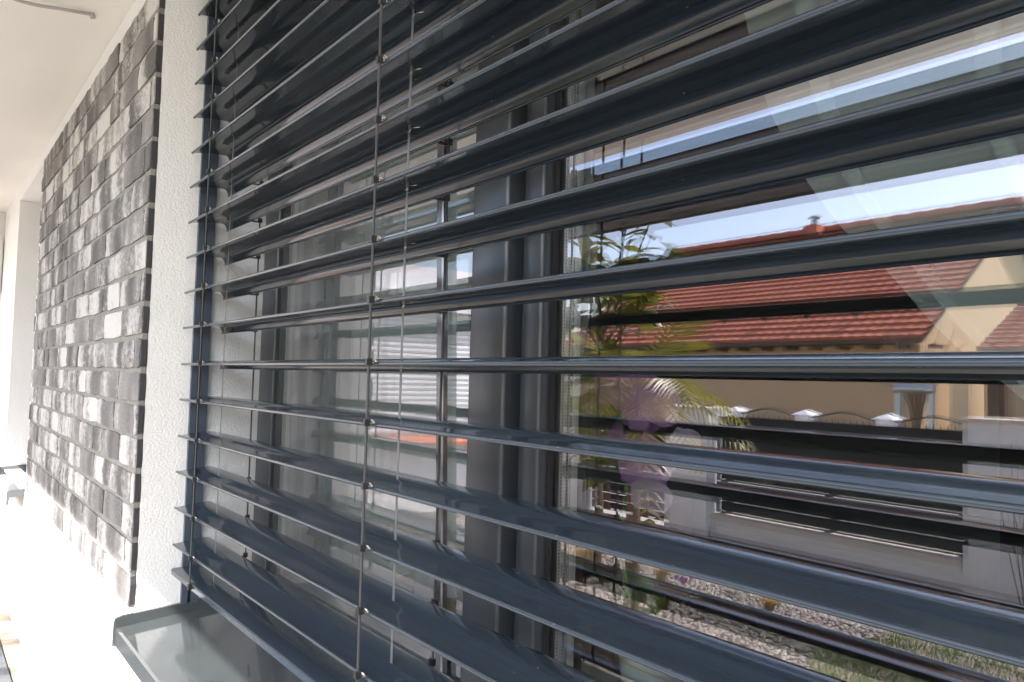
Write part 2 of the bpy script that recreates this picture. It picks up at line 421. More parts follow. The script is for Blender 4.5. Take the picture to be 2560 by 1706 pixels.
# insect screen drawn part-way over the left sash, its pull bar hanging a little out of plumb
scr = thing('insect_screen', 'grey insect screen with a slim metal pull bar over the left sash', 'insect screen', (.39, .1722, -.43))
gb = MB(); gb.prism([(.700,.1675),(.713,.1675),(.715,.1695),(.715,.1768),(.698,.1768),(.698,.1695)], -.428, .728, 'z')
gb.v = [(v[0]-.0515*v[2]-.39, v[1]-.1722, v[2]+.43) for v in gb.v]
part('pull_bar', gb, 'barmetal', scr)
nt_ = MB(); nt_.v = [(-.317,.0005,.002),(.330,.0005,.002),(.330-.0515*1.155,.0005,1.157),(-.317,.0005,1.157),(-.317,.0010,.002),(.330,.0010,.002),(.330-.0515*1.155,.0010,1.157),(-.317,.0010,1.157)]
nt_.f = [[0,1,2,3],[7,6,5,4],[0,4,5,1],[1,5,6,2],[2,6,7,3],[3,7,4,0]]
part('net', nt_, 'net', scr)
# window handle seen through the left pane
hd = wpart('handle', MB().box((.10,.236,.06),(.125,.246,.12)).box((.106,.246,.075),(.119,.262,.088)).box((.104,.262,-.02),(.121,.27,.09)), 'alu')

# recessed window left of the brick
w2 = thing('window', 'anthracite window deep in the recess left of the brick panel', 'window', (-2.33, .2, -.5))
part('frame', MB().box((-.428,-.03,0),(-.37,.04,1.288)).box((.37,-.03,0),(.428,.04,1.288)).box((-.3695,-.03,0),(.3695,.04,.06)).box((-.3695,-.03,1.23),(.3695,.04,1.288)), 'frame', w2)
part('pane', MB().box((-.369,0,.0605),(.369,.004,1.2295)), 'glass', w2)

# sills
def sill(x0, x1, label, ysf):
    t = thing('window_sill', label, 'window sill', (x0, 0, -.50))
    L = x1-x0
    prof = [(.160,.012),(ysf+.004,-.009),(ysf,-.012),(ysf-.0005,-.042),(ysf+.0015,-.042),(ysf+.003,-.0125),(ysf+.0045,-.0112),(.160,.0098)]
    part('sill_sheet', MB().prism(prof, .004, L-.004), 'sill', t)
    for xa in (0, L-.004+.0002):
        cap = [(.160,.030),(ysf+.01,.012),(ysf-.002,.008),(ysf-.004,.002),(ysf-.0045,-.044),(ysf+.004,-.044),(ysf+.006,-.016),(.160,.004)]
        part('end_cap', MB().prism(cap, xa-.004, xa+.0037), 'sill', t)
    return t
sill(-.008, 2.124, 'long glossy grey metal sill under the big blind', -.094)
sill(-2.752, -1.908, 'short dark sill end jutting out left of the brick panel', -.115)

# ------------------------------------------------------------------ the blind
blind = thing('venetian_blind', 'large anthracite exterior venetian blind with level slats half open', 'blind', (0, 0, 0))
def slat_profile():
    top = [(.005,.0012),(.020,.0035),(.036,.0062),(.0365,.0066),(.052,.0078),(.066,.0085),(.0715,.0078),(.0745,.0055),(.0775,.0005),(.0790,-.0042)]
    P = [Vector(p) for p in top]; th = .0009; low = []
    for i, p in enumerate(P):
        d = (P[min(i+1, len(P)-1)]-P[max(i-1, 0)]).normalized(); low.append(p+Vector((d.y, -d.x))*th)
    bead = [(.0028+.0026*math.cos(math.radians(a)), -.0002+.0026*math.sin(math.radians(a))) for a in range(-20, -341, -32)][::1]
    lip = [(.0788+.0019*math.cos(math.radians(a)), -.0062+.0019*math.sin(math.radians(a))) for a in range(75, -200, -40)]
    pts = [tuple(p) for p in P]+lip+[tuple(p) for p in low[::-1]]+bead
    return pts
SLX0, SLX1 = 0.0, 2.096
sp = slat_profile()
slat_me = MB().prism(sp, SLX0, SLX1, nseg=1).mesh('slat', 'slat', True)
STN = [.1466, .8264, 1.58]
# clip at the front bead: plastic block with a steel staple
cl = MB().box((-.0028,-.0078,-.0020),(.0028,-.0012,.0060))
clip_me = cl.mesh('clip', 'clip')
hk = MB().tube([(.0045,-.0002,.0012),(.0055,-.0015,.0045),(.0078,-.0020,.0058),(.0098,-.0012,.0046),(.0100,.0006,.0026)], .0009, 6)
hk.tube([(.0030,-.0010,.0024),(.0075,-.0012,.0022),(.0125,.0000,.0026)], .0008, 6)
hook_me = hk.mesh('hook', 'steel', True)
rc = MB().box((-.0030,.0930,-.0075),(.0030,.1000,.0005)).box((-.0050,.0812,-.0072),(.0000,.0945,-.0050))
rclip_me = rc.mesh('clip', 'clip')
ty = .0428
tg = MB().tube([(-.0055,ty-.004,.0045),(-.0035,ty-.0045,-.0012),(.0005,ty-.0045,-.0036),(.0040,ty-.0042,-.0012),(.0046,ty-.003,.0048)], .0007, 6)
tg.tube([(-.0065,ty-.0035,.0030),(.0075,ty+.006,.0035)], .0006, 5)
loop_me = tg.mesh('loop', 'steel', True)
for i in range(10, -6, -1):
    dz = R.uniform(-.0007, .0007)
    o = link('slat', slat_me, blind, (R.uniform(-.0012, .0012), 0, .072*i+dz))
    o.rotation_euler = (R.uniform(-.006, .006), 0, 0)
    for xs in STN:
        link('clip', clip_me, o, (xs, 0, 0)); link('hook', hook_me, o, (xs, 0, 0))
        link('clip', rclip_me, o, (xs, 0, 0)); link('loop', loop_me, o, (xs, 0, 0))
br = MB().prism([(.003,-.4072),(.0,-.4095),(.0008,-.4185),(.004,-.4212),(.072,-.4212),(.0755,-.4185),(.0755,-.4095),(.072,-.4068),(.0375,-.4062)], 0, 2.096)
bro = part('bottom_rail', br, 'slat', blind, True)
for xs in STN:
    c = part('end_clip', MB().box((xs-.0035,-.0075,-.4150),(xs+.0035,-.0003,-.4055)), 'clip', bro)
for xs in STN:
    part('ladder_cord', MB().tube([(xs,-.0045,-.412),(xs,-.0045,.2),(xs,-.0045,.79)], .00165, 8), 'cord', blind, True, label='dark front ladder cord')
    part('ladder_cord', MB().tube([(xs,.0965,-.412),(xs,.0965,.2),(xs,.0965,.79)], .0016, 8), 'cord', blind, True, label='dark rear ladder cord')
    part('lift_tape', MB().box((xs-.0024,ty-.0042,-.41),(xs+.0024,ty-.0037,.79)), 'tape', blind, label='flat grey lift tape')
def rail(x0, x1, sgn):
    """C-profile, slot towards the slats"""
    a, b = (x0, x1) if sgn > 0 else (x1, x0)
    pr = [(a,.0225),(b,.0225),(b,.0345),(b-sgn*.002,.0345),(b-sgn*.002,.0245),(a+sgn*.002,.0245),(a+sgn*.002,.0535),
          (b-sgn*.002,.0535),(b-sgn*.002,.0405),(b,.0405),(b,.0555),(a,.0555)]
    return MB().prism(pr, -.482, .79, 'z')
g1 = part('guide_rail', rail(-.0116, -.0022, 1), 'rail', blind)
part('slot_brush', MB().box((-.0098,.0246,-.4815),(-.0070,.0534,.789)), 'gasket', g1)
part('screw', MB().tube([(-.0030,.046,-.4735),(-.0018,.046,-.4735)], .0017, 8), 'steel', g1)
g2 = part('guide_rail', rail(2.1005, 2.1295, -1), 'rail', blind)
part('head_box', MB().box((-.005,-.006,.768),(2.105,.112,.849)), 'rail', blind)

sw = thing('roller_shutter', 'closed white roller shutter with fine laths on the side wall, mirrored in the left pane', 'shutter', (-3.552, -2.35, 0))
part('guide', MB().box((.0,-1.16,-.44),(.03,-1.112,.50)), 'paint_white', sw); part('guide', MB().box((.0,1.112,-.44),(.03,1.16,.50)), 'paint_white', sw)
part('box', MB().box((.0,-1.16,.502),(.11,1.16,.64)), 'paint_white', sw)
for i in range(23):
    part('lath', MB().prism([(.004,-.435+.0405*i),(.016,-.435+.0405*i),(.0195,-.435+.0405*i+.018),(.016,-.435+.0405*i+.0375),(.004,-.435+.0405*i+.0375)], -1.11, 1.11, 'y'), 'paint_white', sw)
rl_ = thing('window_sill', 'red clay tile sill under the white roller shutter', 'window sill', (-3.552, -2.35, -.50))
for i in range(11): part('tile', MB().prism([(0,.04),(.13,.0),(.13,-.03),(0,.0)], -1.16+i*.211, -1.16+i*.211+.205, 'y'), 'tile', rl_)

# ------------------------------------------------------------------ small things on the house
wb = thing('wall_box', 'flat white meter box on the far return wall', 'meter box', (-3.552, -.12, .40))
part('box', MB().box((.0,-.16,0),(.05,.055,.30)), 'paint_white', wb)
part('door', MB().box((.0502,-.155,.006),(.056,.05,.294)), 'paint_white', wb)
cb = thing('ceiling_cable', 'thin grey cable hanging from the white soffit', 'cable', (-.40, -.18, .85))
cpts = [(-.06,-.60,-.0045),(-.045,-.36,-.0048),(-.04,-.20,-.012),(-.055,-.09,-.018),(-.050,-.01,-.012),(-.055,.055,-.0035)]
def smooth_pts(P, n=5):
    P = [Vector(p) for p in P]; out = []
    for i in range(len(P)-1):
        a, b, c, d = P[max(i-1,0)], P[i], P[i+1], P[min(i+2,len(P)-1)]
        for j in range(n):
            t = j/n
            out.append(.5*((2*b)+(c-a)*t+(2*a-5*b+4*c-d)*t*t+(3*b-a-3*c+d)*t**3))
    return out+[P[-1]]
part('sheath', MB().tube(smooth_pts(cpts), .0042, 8), 'cable', cb, True)
part('grommet', MB().tube([(-.055,.053,-.001),(-.055,.056,-.012)], .0062, 8), 'cable', cb, True)

# ------------------------------------------------------------------ room things behind the panes
def curtain(name, label, rows, m, group=None):
    """rows: list of poly-lines (same count) -> draped sheet with thickness"""
    mb = MB(); k = len(rows[0])
    for r_ in rows: mb.v += [tuple(p) for p in r_]
    for i in range(len(rows)-1):
        for j in range(k-1):
            mb.f.append([i*k+j, i*k+j+1, (i+1)*k+j+1, (i+1)*k+j])
    c = [sum(v[i] for v in mb.v)/len(mb.v) for i in range(3)]
    mb.v = [tuple(v[i]-c[i] for i in range(3)) for v in mb.v]
    me = mb.mesh(name, m, True, fix=False)
    o = link(name, me, None, c); return tag(o, label, 'curtain', group)
# left sash: hanging voile with soft pleats
rows = []
for i in range(14):
    zz = .79-1.25*i/13; r_ = []
    for j in range(161):
        u = j/160; x = -.02+.66*u
        y = .325+.016*math.sin(u*46+.4*math.sin(i*.4))*(.5+.5*math.sin(u*7+1))+.012*math.sin(u*15+i*.05)
        r_.append((x, y, zz))
    rows.append(r_)
curtain('voile_curtain', 'pleated greenish white voile hanging behind the left sash', rows, 'sheer')
# right sash: narrow edge curtain by the mullion, gathered at half height
rows = []
for i in range(25):
    zz = .79-1.25*i/24; r_ = []
    wdt = .030 if zz > .20 else (.016 if zz < .03 else .016+.014*max(0, math.sin((zz-.03)/.17*math.pi/2)))
    wdt += .012*math.exp(-((zz-.13)/.10)**2)
    for j in range(25):
        u = j/24; r_.append((.79+.045+wdt*u*1.25, .30+.008*math.sin(u*13), zz))
    rows.append(r_)
curtain('edge_curtain', 'narrow pale green curtain edge beside the mullion', rows, 'sheer')
# right sash: voile swag drawn to the right, its edge falling in a diagonal curve
edge = [(1.03,.62),(1.065,.46),(1.095,.335),(1.121,.275),(1.150,.219),(1.193,.158),(1.238,.112),(1.297,.041),(1.345,0),(1.40,-.045),(1.47,-.085),(1.56,-.12)]
rows = []
NE = len(edge)
for s_ in range(141):
    u = s_/140; r_ = []
    for i, pe in enumerate(smooth_pts([(a, 0, b) for a, b in edge], 3)):
        t = i/((NE-1)*3); ex, ez = pe.x, pe.z
        spread = .85*(1-t)**.8+.05
        uu = u+.062*math.sin(u*27+.5*t); r_.append((ex+spread*uu, .345+.022*math.cos(u*27+.5*t)*(.35+.65*(1-t))+.012*math.sin(u*11+t*3), ez+.04*u*(1-t)))
    rows.append(r_)
curtain('swag_curtain', 'sheer white voile swag falling diagonally across the right sash', rows, 'sheer2')
rows = []
for s_ in range(41):
    u = s_/40; r_ = []
    for i in range(16):
        t = i/15
        r_.append((1.50-.26*t+(.10+.60*t)*u, .36+.022*math.sin(u*26+t)*(.3+t), -.125-.40*t))
    rows.append(r_)
curtain('tail_curtain', 'lower tail of the white voile below its tie', rows, 'sheer2')

# orchid
orc = thing('orchid', 'purple moth orchid in a pot inside the right sash', 'orchid', (.955, .335, -.42))
ox, oy, oz = .975, .335, -.42
def o3(x, z, y=.335): return (x-ox, y-oy, z-oz)
part('pot', MB().lathe([(.030,0),(.038,.03),(.043,.08),(.045,.085),(.040,.084),(.036,.06)], (0,.01,0), 20), 'potglaze', orc, True)
st1 = smooth_pts([o3(.955,-.34),o3(.935,-.25),o3(.933,-.19),o3(.940,-.13),o3(.948,-.085),o3(.943,-.055),o3(.936,-.043)], 5)
st2 = smooth_pts([o3(.945,-.34),o3(.93,-.22),o3(.945,-.10),o3(.925,-.066),o3(.905,-.046),o3(.896,-.025)], 5)
part('stem', MB().tube(st1, .0024, 7), 'stem', orc, True); part('stem', MB().tube(st2, .0022, 7), 'stem', orc, True)
part('stem_clip', MB().box(o3(.939,-.083,.325), o3(.958,-.072,.343)), 'clip', orc)
def petal(mb, c, ang, L, W, nrm, cup):
    n = nrm.normalized(); a = n.cross(Vector((0,0,1))).normalized(); b = a.cross(n)
    d = a*math.cos(ang)+b*math.sin(ang); s_ = -a*math.sin(ang)+b*math.cos(ang)
    k = 6; base = len(mb.v)
    for i in range(k+1):
        t = i/k; wv = W*math.sin(math.pi*min(1, t*.93+.05))**.7
        for j in (-1, -.5, 0, .5, 1):
            p = c+d*(L*t)+s_*(wv*j)+n*(cup*t*t+.12*W*(1-abs(j)))
            mb.v.append(tuple(p))
    for i in range(k):
        for j in range(4): mb.f.append([base+i*5+j, base+i*5+j+1, base+(i+1)*5+j+1, base+(i+1)*5+j])
def flower(x, z, y, r, m, rot, nrm):
    c = Vector(o3(x, z, y)); root = None
    specs = [(90, 1, .42), (215, .95, .42), (325, .95, .42), (12, 1.0, .66), (168, 1.0, .66)]
    for i, (a, l, ww) in enumerate(specs):
        mb = MB(); petal(mb, c, math.radians(a+rot), r*l, r*ww, nrm, -.12*r)
        if root is None:
            lp = MB().lathe([(.0012,-.002),(.0035,0),(.003,.004),(.0008,.007)], c-Vector(nrm)*.003, 8); root = part('flower', lp, 'rust', orc, True)
        part('petal', mb, m, root, True, fix=False)
NRM = Vector((.35,-1,.1))
flower(.918,-.019,.335,.040,'petal',0,NRM); flower(.958,-.030,.330,.043,'petal',20,NRM); flower(.985,-.045,.325,.042,'petal',-10,NRM)
flower(.950,-.060,.345,.030,'petal',35,NRM); flower(.972,-.122,.330,.040,'petal',5,NRM); flower(1.037,-.090,.330,.024,'petalpale',-25,NRM)
flower(.985,-.160,.328,.030,'petalpale',15,NRM); flower(.915,-.095,.350,.030,'petal',-30,NRM)
for a in (.4, 2.2, 3.6, 5.2):
    mb = MB(); L = .16; pp = []
    for i in range(8):
        t = i/7; c = Vector((math.cos(a)*L*t, math.sin(a)*L*t*.5, .085+.07*math.sin(t*2.4))); wv = .022*math.sin(math.pi*min(1,t*.9+.08)); s_ = Vector((-math.sin(a), math.cos(a), 0))
        mb.v += [tuple(c-s_*wv), tuple(c+Vector((0,0,-.004))), tuple(c+s_*wv)]
    for i in range(7):
        for j in range(2): mb.f.append([i*3+j, i*3+j+1, i*3+j+4, i*3+j+3])
    part('leaf', mb, 'orleaf', orc, True, fix=False)
# furniture glimpsed in the rooms
sofa = thing('armchair', 'red cloth armchair dimly visible behind the left sash', 'armchair', (-.25, .95, GZ+.08))
part('seat', MB().box((-.35,-.35,.12),(.35,.35,.42)), 'redcloth', sofa)
part('backrest', MB().prism([(-.36,.42),(-.36,.80),(-.30,.86),(-.20,.86),(-.16,.42)], -.35, .35, 'y'), 'redcloth', sofa)
for s_ in (-1, 1): part('armrest', MB().box((-.34,s_*.43-.07,.12),(.36,s_*.43+.07,.60)), 'redcloth', sofa)
for a in (-.3, .3):
    for b in (-.3, .3): part('leg', MB().box((a-.025,b-.025,0),(a+.025,b+.025,.12)), 'walnut', sofa)
bk = thing('wicker_basket', 'pale wicker basket on the inner sill behind the left sash', 'basket', (.50, .335, -.485))
part('body', MB().lathe([(.07,0),(.085,.05),(.095,.11),(.098,.115),(.088,.112),(.075,.01)], (0,0,0), 20), 'wicker', bk, True)
isl = MB().box((-.028,.262,-.52),(2.128,.46,-.487)); hpart('inner_sill', isl, 'plain_wall')
cab = thing('cabinet', 'tall brown cabinet at the back of the right room', 'cabinet', (.75, 3.3, GZ+.08))
part('carcass', MB().box((-.40,-.25,0),(.9,.25,1.45)), 'walnut', cab)
for a in (-.38, .06, .50): part('door', MB().box((a,-.27,.06),(a+.42,-.252,1.40)), 'walnut', cab)

# ------------------------------------------------------------------ garden, seen mirrored in the panes
FY = -3.66
fn = thing('garden_fence', 'dark slatted fence panel on a low white wall, seen mirrored in the right pane', 'fence', (-.995, FY, GZ))
hw = .82
part('low_wall', MB().box((-hw+.001,-.07,-.30),(hw-.001,.07,-.932-GZ)), 'lowwall', fn)
part('coping', MB().box((-hw+.002,-.11,-.9318-GZ),(hw-.002,.09,-.898-GZ)), 'coping', fn)
zs = [-.225, -.2925, -.372, -.450, -.527, -.604, -.678, -.753, -.828, -.8885]
for za, zb, gp in zip(zs, zs[1:], (.005, .0004, .0004, .0004, .0004, .009, .003, .009, .001)):
    part('board', MB().box((-hw+.002,-.012,zb+gp-GZ),(hw-.002,.012,za-GZ)), 'board', fn)
for a in (-.78, 0, .78): part('post', MB().box((a-.02,-.042,-.8975-GZ),(a+.02,-.0125,-.24-GZ)), 'board', fn)
def pillar(x0, x1, top, label, loc_y=FY):
    t = thing('pillar', label, 'pillar', ((x0+x1)/2, loc_y, GZ)); hw = (x1-x0)/2
    part('shaft', MB().box((-hw,-.12,-.3),(hw,.11,top-GZ-.022)), 'lowwall', t)
    part('cap', MB().box((-hw-.012,-.135,top-GZ-.0218),(hw+.012,.125,top-GZ)), 'coping', t)
    return t
pillar(-2.20, -1.825, -.168, 'white rendered pillar left of the long dark fence panel')
pillar(-.165, 2.0, -.150, 'broad white wall pier right of the dark fence panel')
pillar(-3.58, -3.08, -.36, 'white pillar behind the slatted garden gate')
gt = thing('garden_gate', 'low dark gate of slim boards between two white pillars', 'gate', (-2.64, FY, GZ))
z = -.27
for i in range(11):
    part('board', MB().box((-.425,-.012,z-.061-GZ),(.425,.012,z-GZ)), 'board', gt); z -= .0700
for a in (-.40, .40): part('stile', MB().box((a-.02,-.035,.02),(a+.02,-.0125,-.24-GZ)), 'board', gt)
part('latch', MB().box((.33,.0125,.42),(.39,.03,.48)), 'steel', gt)
fn2 = thing('garden_fence', 'plain dark board fence running on beyond the gate', 'fence', (-5.45, FY, GZ))
z = -.27
for i in range(11):
    part('board', MB().box((-1.83,-.012,z-.066-GZ),(1.83,.012,z-GZ)), 'board', fn2); z -= .0680
for a in (-1.7, -.6, .6, 1.7): part('post', MB().box((a-.02,-.042,-.2),(a+.02,-.0125,-.24-GZ)), 'board', fn2)

ed = thing('garden_edging', 'straight dark edging kerb dividing the pebble beds', 'edging', (-1, -2.175, GZ))
for i in range(9):
    a = -3.2+.62*i; part('kerb_stone', MB().box((a,-.022,-.1),(a+.614,.022,.030)), 'edging', ed)
# pebbles
mb = MB()
def pebble(mb, x, y, z, r):
    n = len(mb.v); a0 = R.uniform(0, 6.28); sx = R.uniform(.7, 1.3); sy = R.uniform(.6, 1.1); sz = R.uniform(.45, .8)
    for dz, rr in ((-.5, .75), (.35, .8)):
        for k in range(5):
            t = a0+k*1.2566; q = rr*R.uniform(.8, 1.15)
            mb.v.append((x+r*sx*q*math.cos(t), y+r*sy*q*math.sin(t), z+r*sz*dz))
    mb.v.append((x, y, z+r*sz*.95))
    for k in range(5):
        mb.f.append([n+k, n+(k+1) % 5, n+5+(k+1) % 5, n+5+k]); mb.f.append([n+5+k, n+5+(k+1) % 5, n+10])
for i in range(19000):
    x = R.uniform(-3.6, .7) if i % 3 == 0 else R.uniform(-1.9, .3); y = R.uniform(-3.52, -1.32) if i % 3 == 0 else R.uniform(-2.9, -1.32)
    if abs(y+2.175) < .03: continue
    if x > -.06+.10*math.sin(y*7)+.25*(y+2.2): continue
    pebble(mb, x, y, GZ-.006+R.uniform(-.003, .006), R.uniform(.009, .020))
struct('pebble_bed', mb, 'pebble', 'stuff')
# lawn
mb = MB()
for i in range(15000):
    x = R.uniform(-.30, .74); y = R.uniform(-3.3, -1.31)
    if x < -.05+.10*math.sin(y*7)+.25*(y+2.2)+R.uniform(-.03, .03): continue
    h = R.uniform(.014, .030); a = R.uniform(0, 6.28); l = R.uniform(0, .02); b = R.uniform(0, 6.28); wd = .0022
    mb.quad((x-wd*math.cos(a), y-wd*math.sin(a), GZ-.012), (x+wd*math.cos(a), y+wd*math.sin(a), GZ-.012), (x+l*math.cos(b), y+l*math.sin(b), GZ-.012+h))
struct('lawn', mb, 'grass', 'stuff', fix=False)
# tufts and pansies
def tuft(x, y, label, m, n, h, name='grass_tuft', cat='grass tuft'):
    t = thing(name, label, cat, (x, y, GZ-.005)); mb = MB()
    for i in range(n):
        a = R.uniform(0, 6.28); l = h*R.uniform(.3, 1.0); H = h*R.uniform(.5, 1.0); s_ = Vector((-math.sin(a), math.cos(a), 0))*.0022; d = Vector((math.cos(a), math.sin(a), 0))
        b0 = d*R.uniform(0, .02); b1 = d*l*.5+Vector((0,0,H*.8)); b2 = d*l+Vector((0,0,H))
        mb.quad(b0-s_, b0+s_, b1+s_*.8, b1-s_*.8); mb.quad(b1-s_*.8, b1+s_*.8, b2)
    part('blades', mb, m, t, fix=False)
tuft(-.76, -1.864, 'olive grass cushion among the near pebbles', 'frond', 260, .085)
tuft(-1.113, -2.30, 'dry straw tuft beyond the dark kerb', 'drygrass', 160, .10)
tuft(-.49, -2.33, 'small dry tuft beside the yellow pansy', 'drygrass', 130, .07)
tuft(-1.45, -2.05, 'brown dead perennial by the left end of the kerb', 'drygrass', 240, .16)
tuft(-1.75, -2.42, 'greyish wispy tuft near the fence wall', 'drygrass', 200, .14)
def pansy(x, y, m, label, n=6):
    t = thing('pansy', label, 'pansy', (x, y, GZ-.004)); lf = MB()
    for i in range(26):
        a = R.uniform(0, 6.28); q = R.uniform(.01, .05); c = Vector((q*math.cos(a), q*math.sin(a), R.uniform(.008, .045)))
        d = Vector((math.cos(a), math.sin(a), .5))*.014; s_ = Vector((-math.sin(a), math.cos(a), 0))*.006
        lf.quad(c, c+d*.5+s_, c+d, c+d*.5-s_)
    part('leaves', lf, 'grass', t, fix=False)
    for i in range(n):
        a = R.uniform(0, 6.28); q = R.uniform(.0, .045); c = Vector((q*math.cos(a), q*math.sin(a), R.uniform(.045, .075))); fl = MB()
        nrm = Vector((R.uniform(-.4,.4), .8, R.uniform(.1, .7))).normalized(); e = nrm.cross(Vector((1,0,0))).normalized(); g = nrm.cross(e)
        for k in range(5):
            t0 = k*1.2566; d = e*math.cos(t0)+g*math.sin(t0); s_ = -e*math.sin(t0)+g*math.cos(t0)
            fl.quad(c, c+d*.009+s_*.008, c+d*.016, c+d*.009-s_*.008)
        part('flower', fl, m, t, fix=False)
pansy(-.734, -2.424, 'yellow', 'yellow pansy clump just beyond the kerb')
pansy(-.467, -2.30, 'yellow', 'yellow pansy at the right end of the kerb', 4)
pansy(-.60, -2.09, 'yellow', 'orange yellow pansy in front of the kerb')
pansy(-.52, -2.04, 'rust', 'rust red pansy beside the orange one')
pansy(-.95, -2.27, 'violet', 'pale violet pansy behind the kerb')
pansy(-1.22, -2.20, 'violet', 'small violet pansy far left along the kerb', 3)

# magnolia-like shrub and palm at the terrace edge
def leaf_mesh(L, W, m, droop, name='leaf'):
    mb = MB(); k = 5
    for i in range(k+1):
        t = i/k; wv = W*math.sin(math.pi*min(1, .06+t*.94))**.8
        z0 = -droop*L*t*t
        mb.v += [(L*t, -wv, z0+.18*wv), (L*t, 0, z0), (L*t, wv, z0+.18*wv)]
    for i in range(k):
        for j in range(2): mb.f.append([i*3+j, i*3+j+1, i*3+j+4, i*3+j+3])
    return mb.mesh(name, m, True, fix=False)
LV = [leaf_mesh(.15, .034, 'leaf', .25), leaf_mesh(.185, .040, 'leaf', .45), leaf_mesh(.125, .031, 'leaf', .15)]
mg = thing('magnolia', 'evergreen shrub with large leathery leaves, mirrored beside the orchid', 'shrub', (-1.25, -1.96, GZ))
trunk = MB()
tips = []
trunk.tube(smooth_pts([(0,0,-.05),(.02,.0,.4),(-.01,.01,.9),(.0,0,1.35)], 4), .024, 7, .012)
for (a, H, l, e) in [(0.2,1.35,.42,.62),(.5,1.2,.50,.35),(1.4,1.3,.3,.55),(2.6,1.3,.38,.55),(3.4,1.15,.45,.35),(4.4,1.25,.3,.5),(5.6,1.3,.40,.5),(0,.95,.45,.22),(3.0,.9,.42,.2),(5.0,.95,.35,.2),(1.6,.8,.32,.15),(.1,1.35,.25,.80),(2.9,1.35,.22,.75),(3.9,.62,.34,.12),(.6,.6,.34,.15)]:
    d = Vector((math.cos(a), math.sin(a)*.6, 0)); b = Vector((0,0,H*.92))
    P = smooth_pts([b, b+d*l*.4+Vector((0,0,e*.35)), b+d*l+Vector((0,0,e))], 4)
    trunk.tube(P, .009, 6, .003); tips.append(P)
part('trunk', trunk, 'bark', mg, True)
for P in tips:
    for q in range(22):
        t = R.uniform(.35, 1.0); i = min(len(P)-2, int(t*(len(P)-1))); p = P[i].lerp(P[i+1], R.random())
        if q < 4: p = P[-1]
        o = link('leaf', R.choice(LV), mg, p); o.rotation_euler = (R.uniform(-.5, .5), R.uniform(-.75, .45), R.uniform(0, 6.28)); s_ = R.uniform(.75, 1.2); o.scale = (s_, s_, s_)
pm = thing('palm', 'small yellow green palm with arching feathered fronds, mirrored behind the orchid', 'palm', (-.72, -1.66, GZ))
part('trunk', MB().tube(smooth_pts([(0,0,-.05),(.01,0,.4),(.0,.01,.98)], 4), .035, 9, .028), 'bark', pm, True)
for k in range(17):
    a = k*2.39996; el = .95-.055*k; L = R.uniform(.48, .66); mb = MB(); pts = []
    for i in range(13):
        t = i/12; h = L*(t*math.cos(el)*1.0); v = .98+L*(t*math.sin(el)*1.25-.85*t*t*(.55+.03*k))
        pts.append(Vector((math.cos(a)*h, math.sin(a)*h, v)))
    mb.tube(pts, .0045, 5, .0015)
    for i in range(2, 13):
        for sd in (-1, 1):
            for hh in (0, .5):
                if i == 12 and hh: continue
                p = pts[i].lerp(pts[min(12, i+1)], hh); d = (pts[min(12,i+1)]-pts[i-1]).normalized(); s_ = Vector((-math.sin(a), math.cos(a), 0))*sd
                l = .17*math.sin(math.pi*(.18+.72*i/12)); q = (s_*.8+d*.6+Vector((0,0,-.25-.1*R.random()))).normalized()*l; wv = d*.0065
                mb.quad(p-wv, p+wv, p+q*.55+wv*.9+Vector((0,0,.01)), p+q, p+q*.5-wv*.9+Vector((0,0,.01)))
    part('frond', mb, 'frond', pm, fix=False)
# bare rose canes against the white pier
rs = thing('rose_bush', 'bare thorny rose canes in front of the white pier', 'rose bush', (.25, -3.35, GZ))
for k in range(9):
    a = R.uniform(-.5, .5); h = R.uniform(.55, .85); b = R.uniform(-.3, .3)
    part('cane', MB().tube(smooth_pts([(b*.3,0,0),(b*.6+a*.1,R.uniform(-.03,.03),h*.5),(b+a*.5,R.uniform(-.05,.05),h)], 5), .004, 5, .0015), 'rose', rs)

# ------------------------------------------------------------------ across the street
SY = -10.16
def street_pillar(x, lab):
    t = thing('pillar', lab, 'pillar', (x, SY, -1.25), 'pillars of the fence across the street')
    part('shaft', MB().box((-.11,-.11,-.1),(.11,.11,.81)), 'lowwall', t)
    cp = MB(); cp.v = [(-.155,-.155,.811),(.155,-.155,.811),(.155,.155,.811),(-.155,.155,.811),(-.155,-.155,.825),(.155,-.155,.825),(.155,.155,.825),(-.155,.155,.825),(0,0,.90)]
    cp.f = [[3,2,1,0],[0,1,5,4],[1,2,6,5],[2,3,7,6],[3,0,4,7],[4,5,8],[5,6,8],[6,7,8],[7,4,8]]
    part('cap', cp, 'paint_white', t)
labs = ['pyramid capped white pillar farthest left across the street', 'pyramid capped white pillar second from the left across the street', 'pyramid capped white pillar third from left, below the roof middle', 'pyramid capped white pillar left of the grey canopy', 'pyramid capped white pillar right of the grey canopy', 'pyramid capped white pillar at the right end across the street']
pxs = [-7.77, -6.48, -5.19, -3.91, -2.645, -1.36]
for x, l in zip(pxs, labs): street_pillar(x, l)
rl = ['leftmost arched iron railing across the street', 'arched iron railing left of the middle across the street', 'arched iron railing under the middle of the red roof', 'arched iron railing below the grey canopy', 'rightmost arched iron railing across the street']
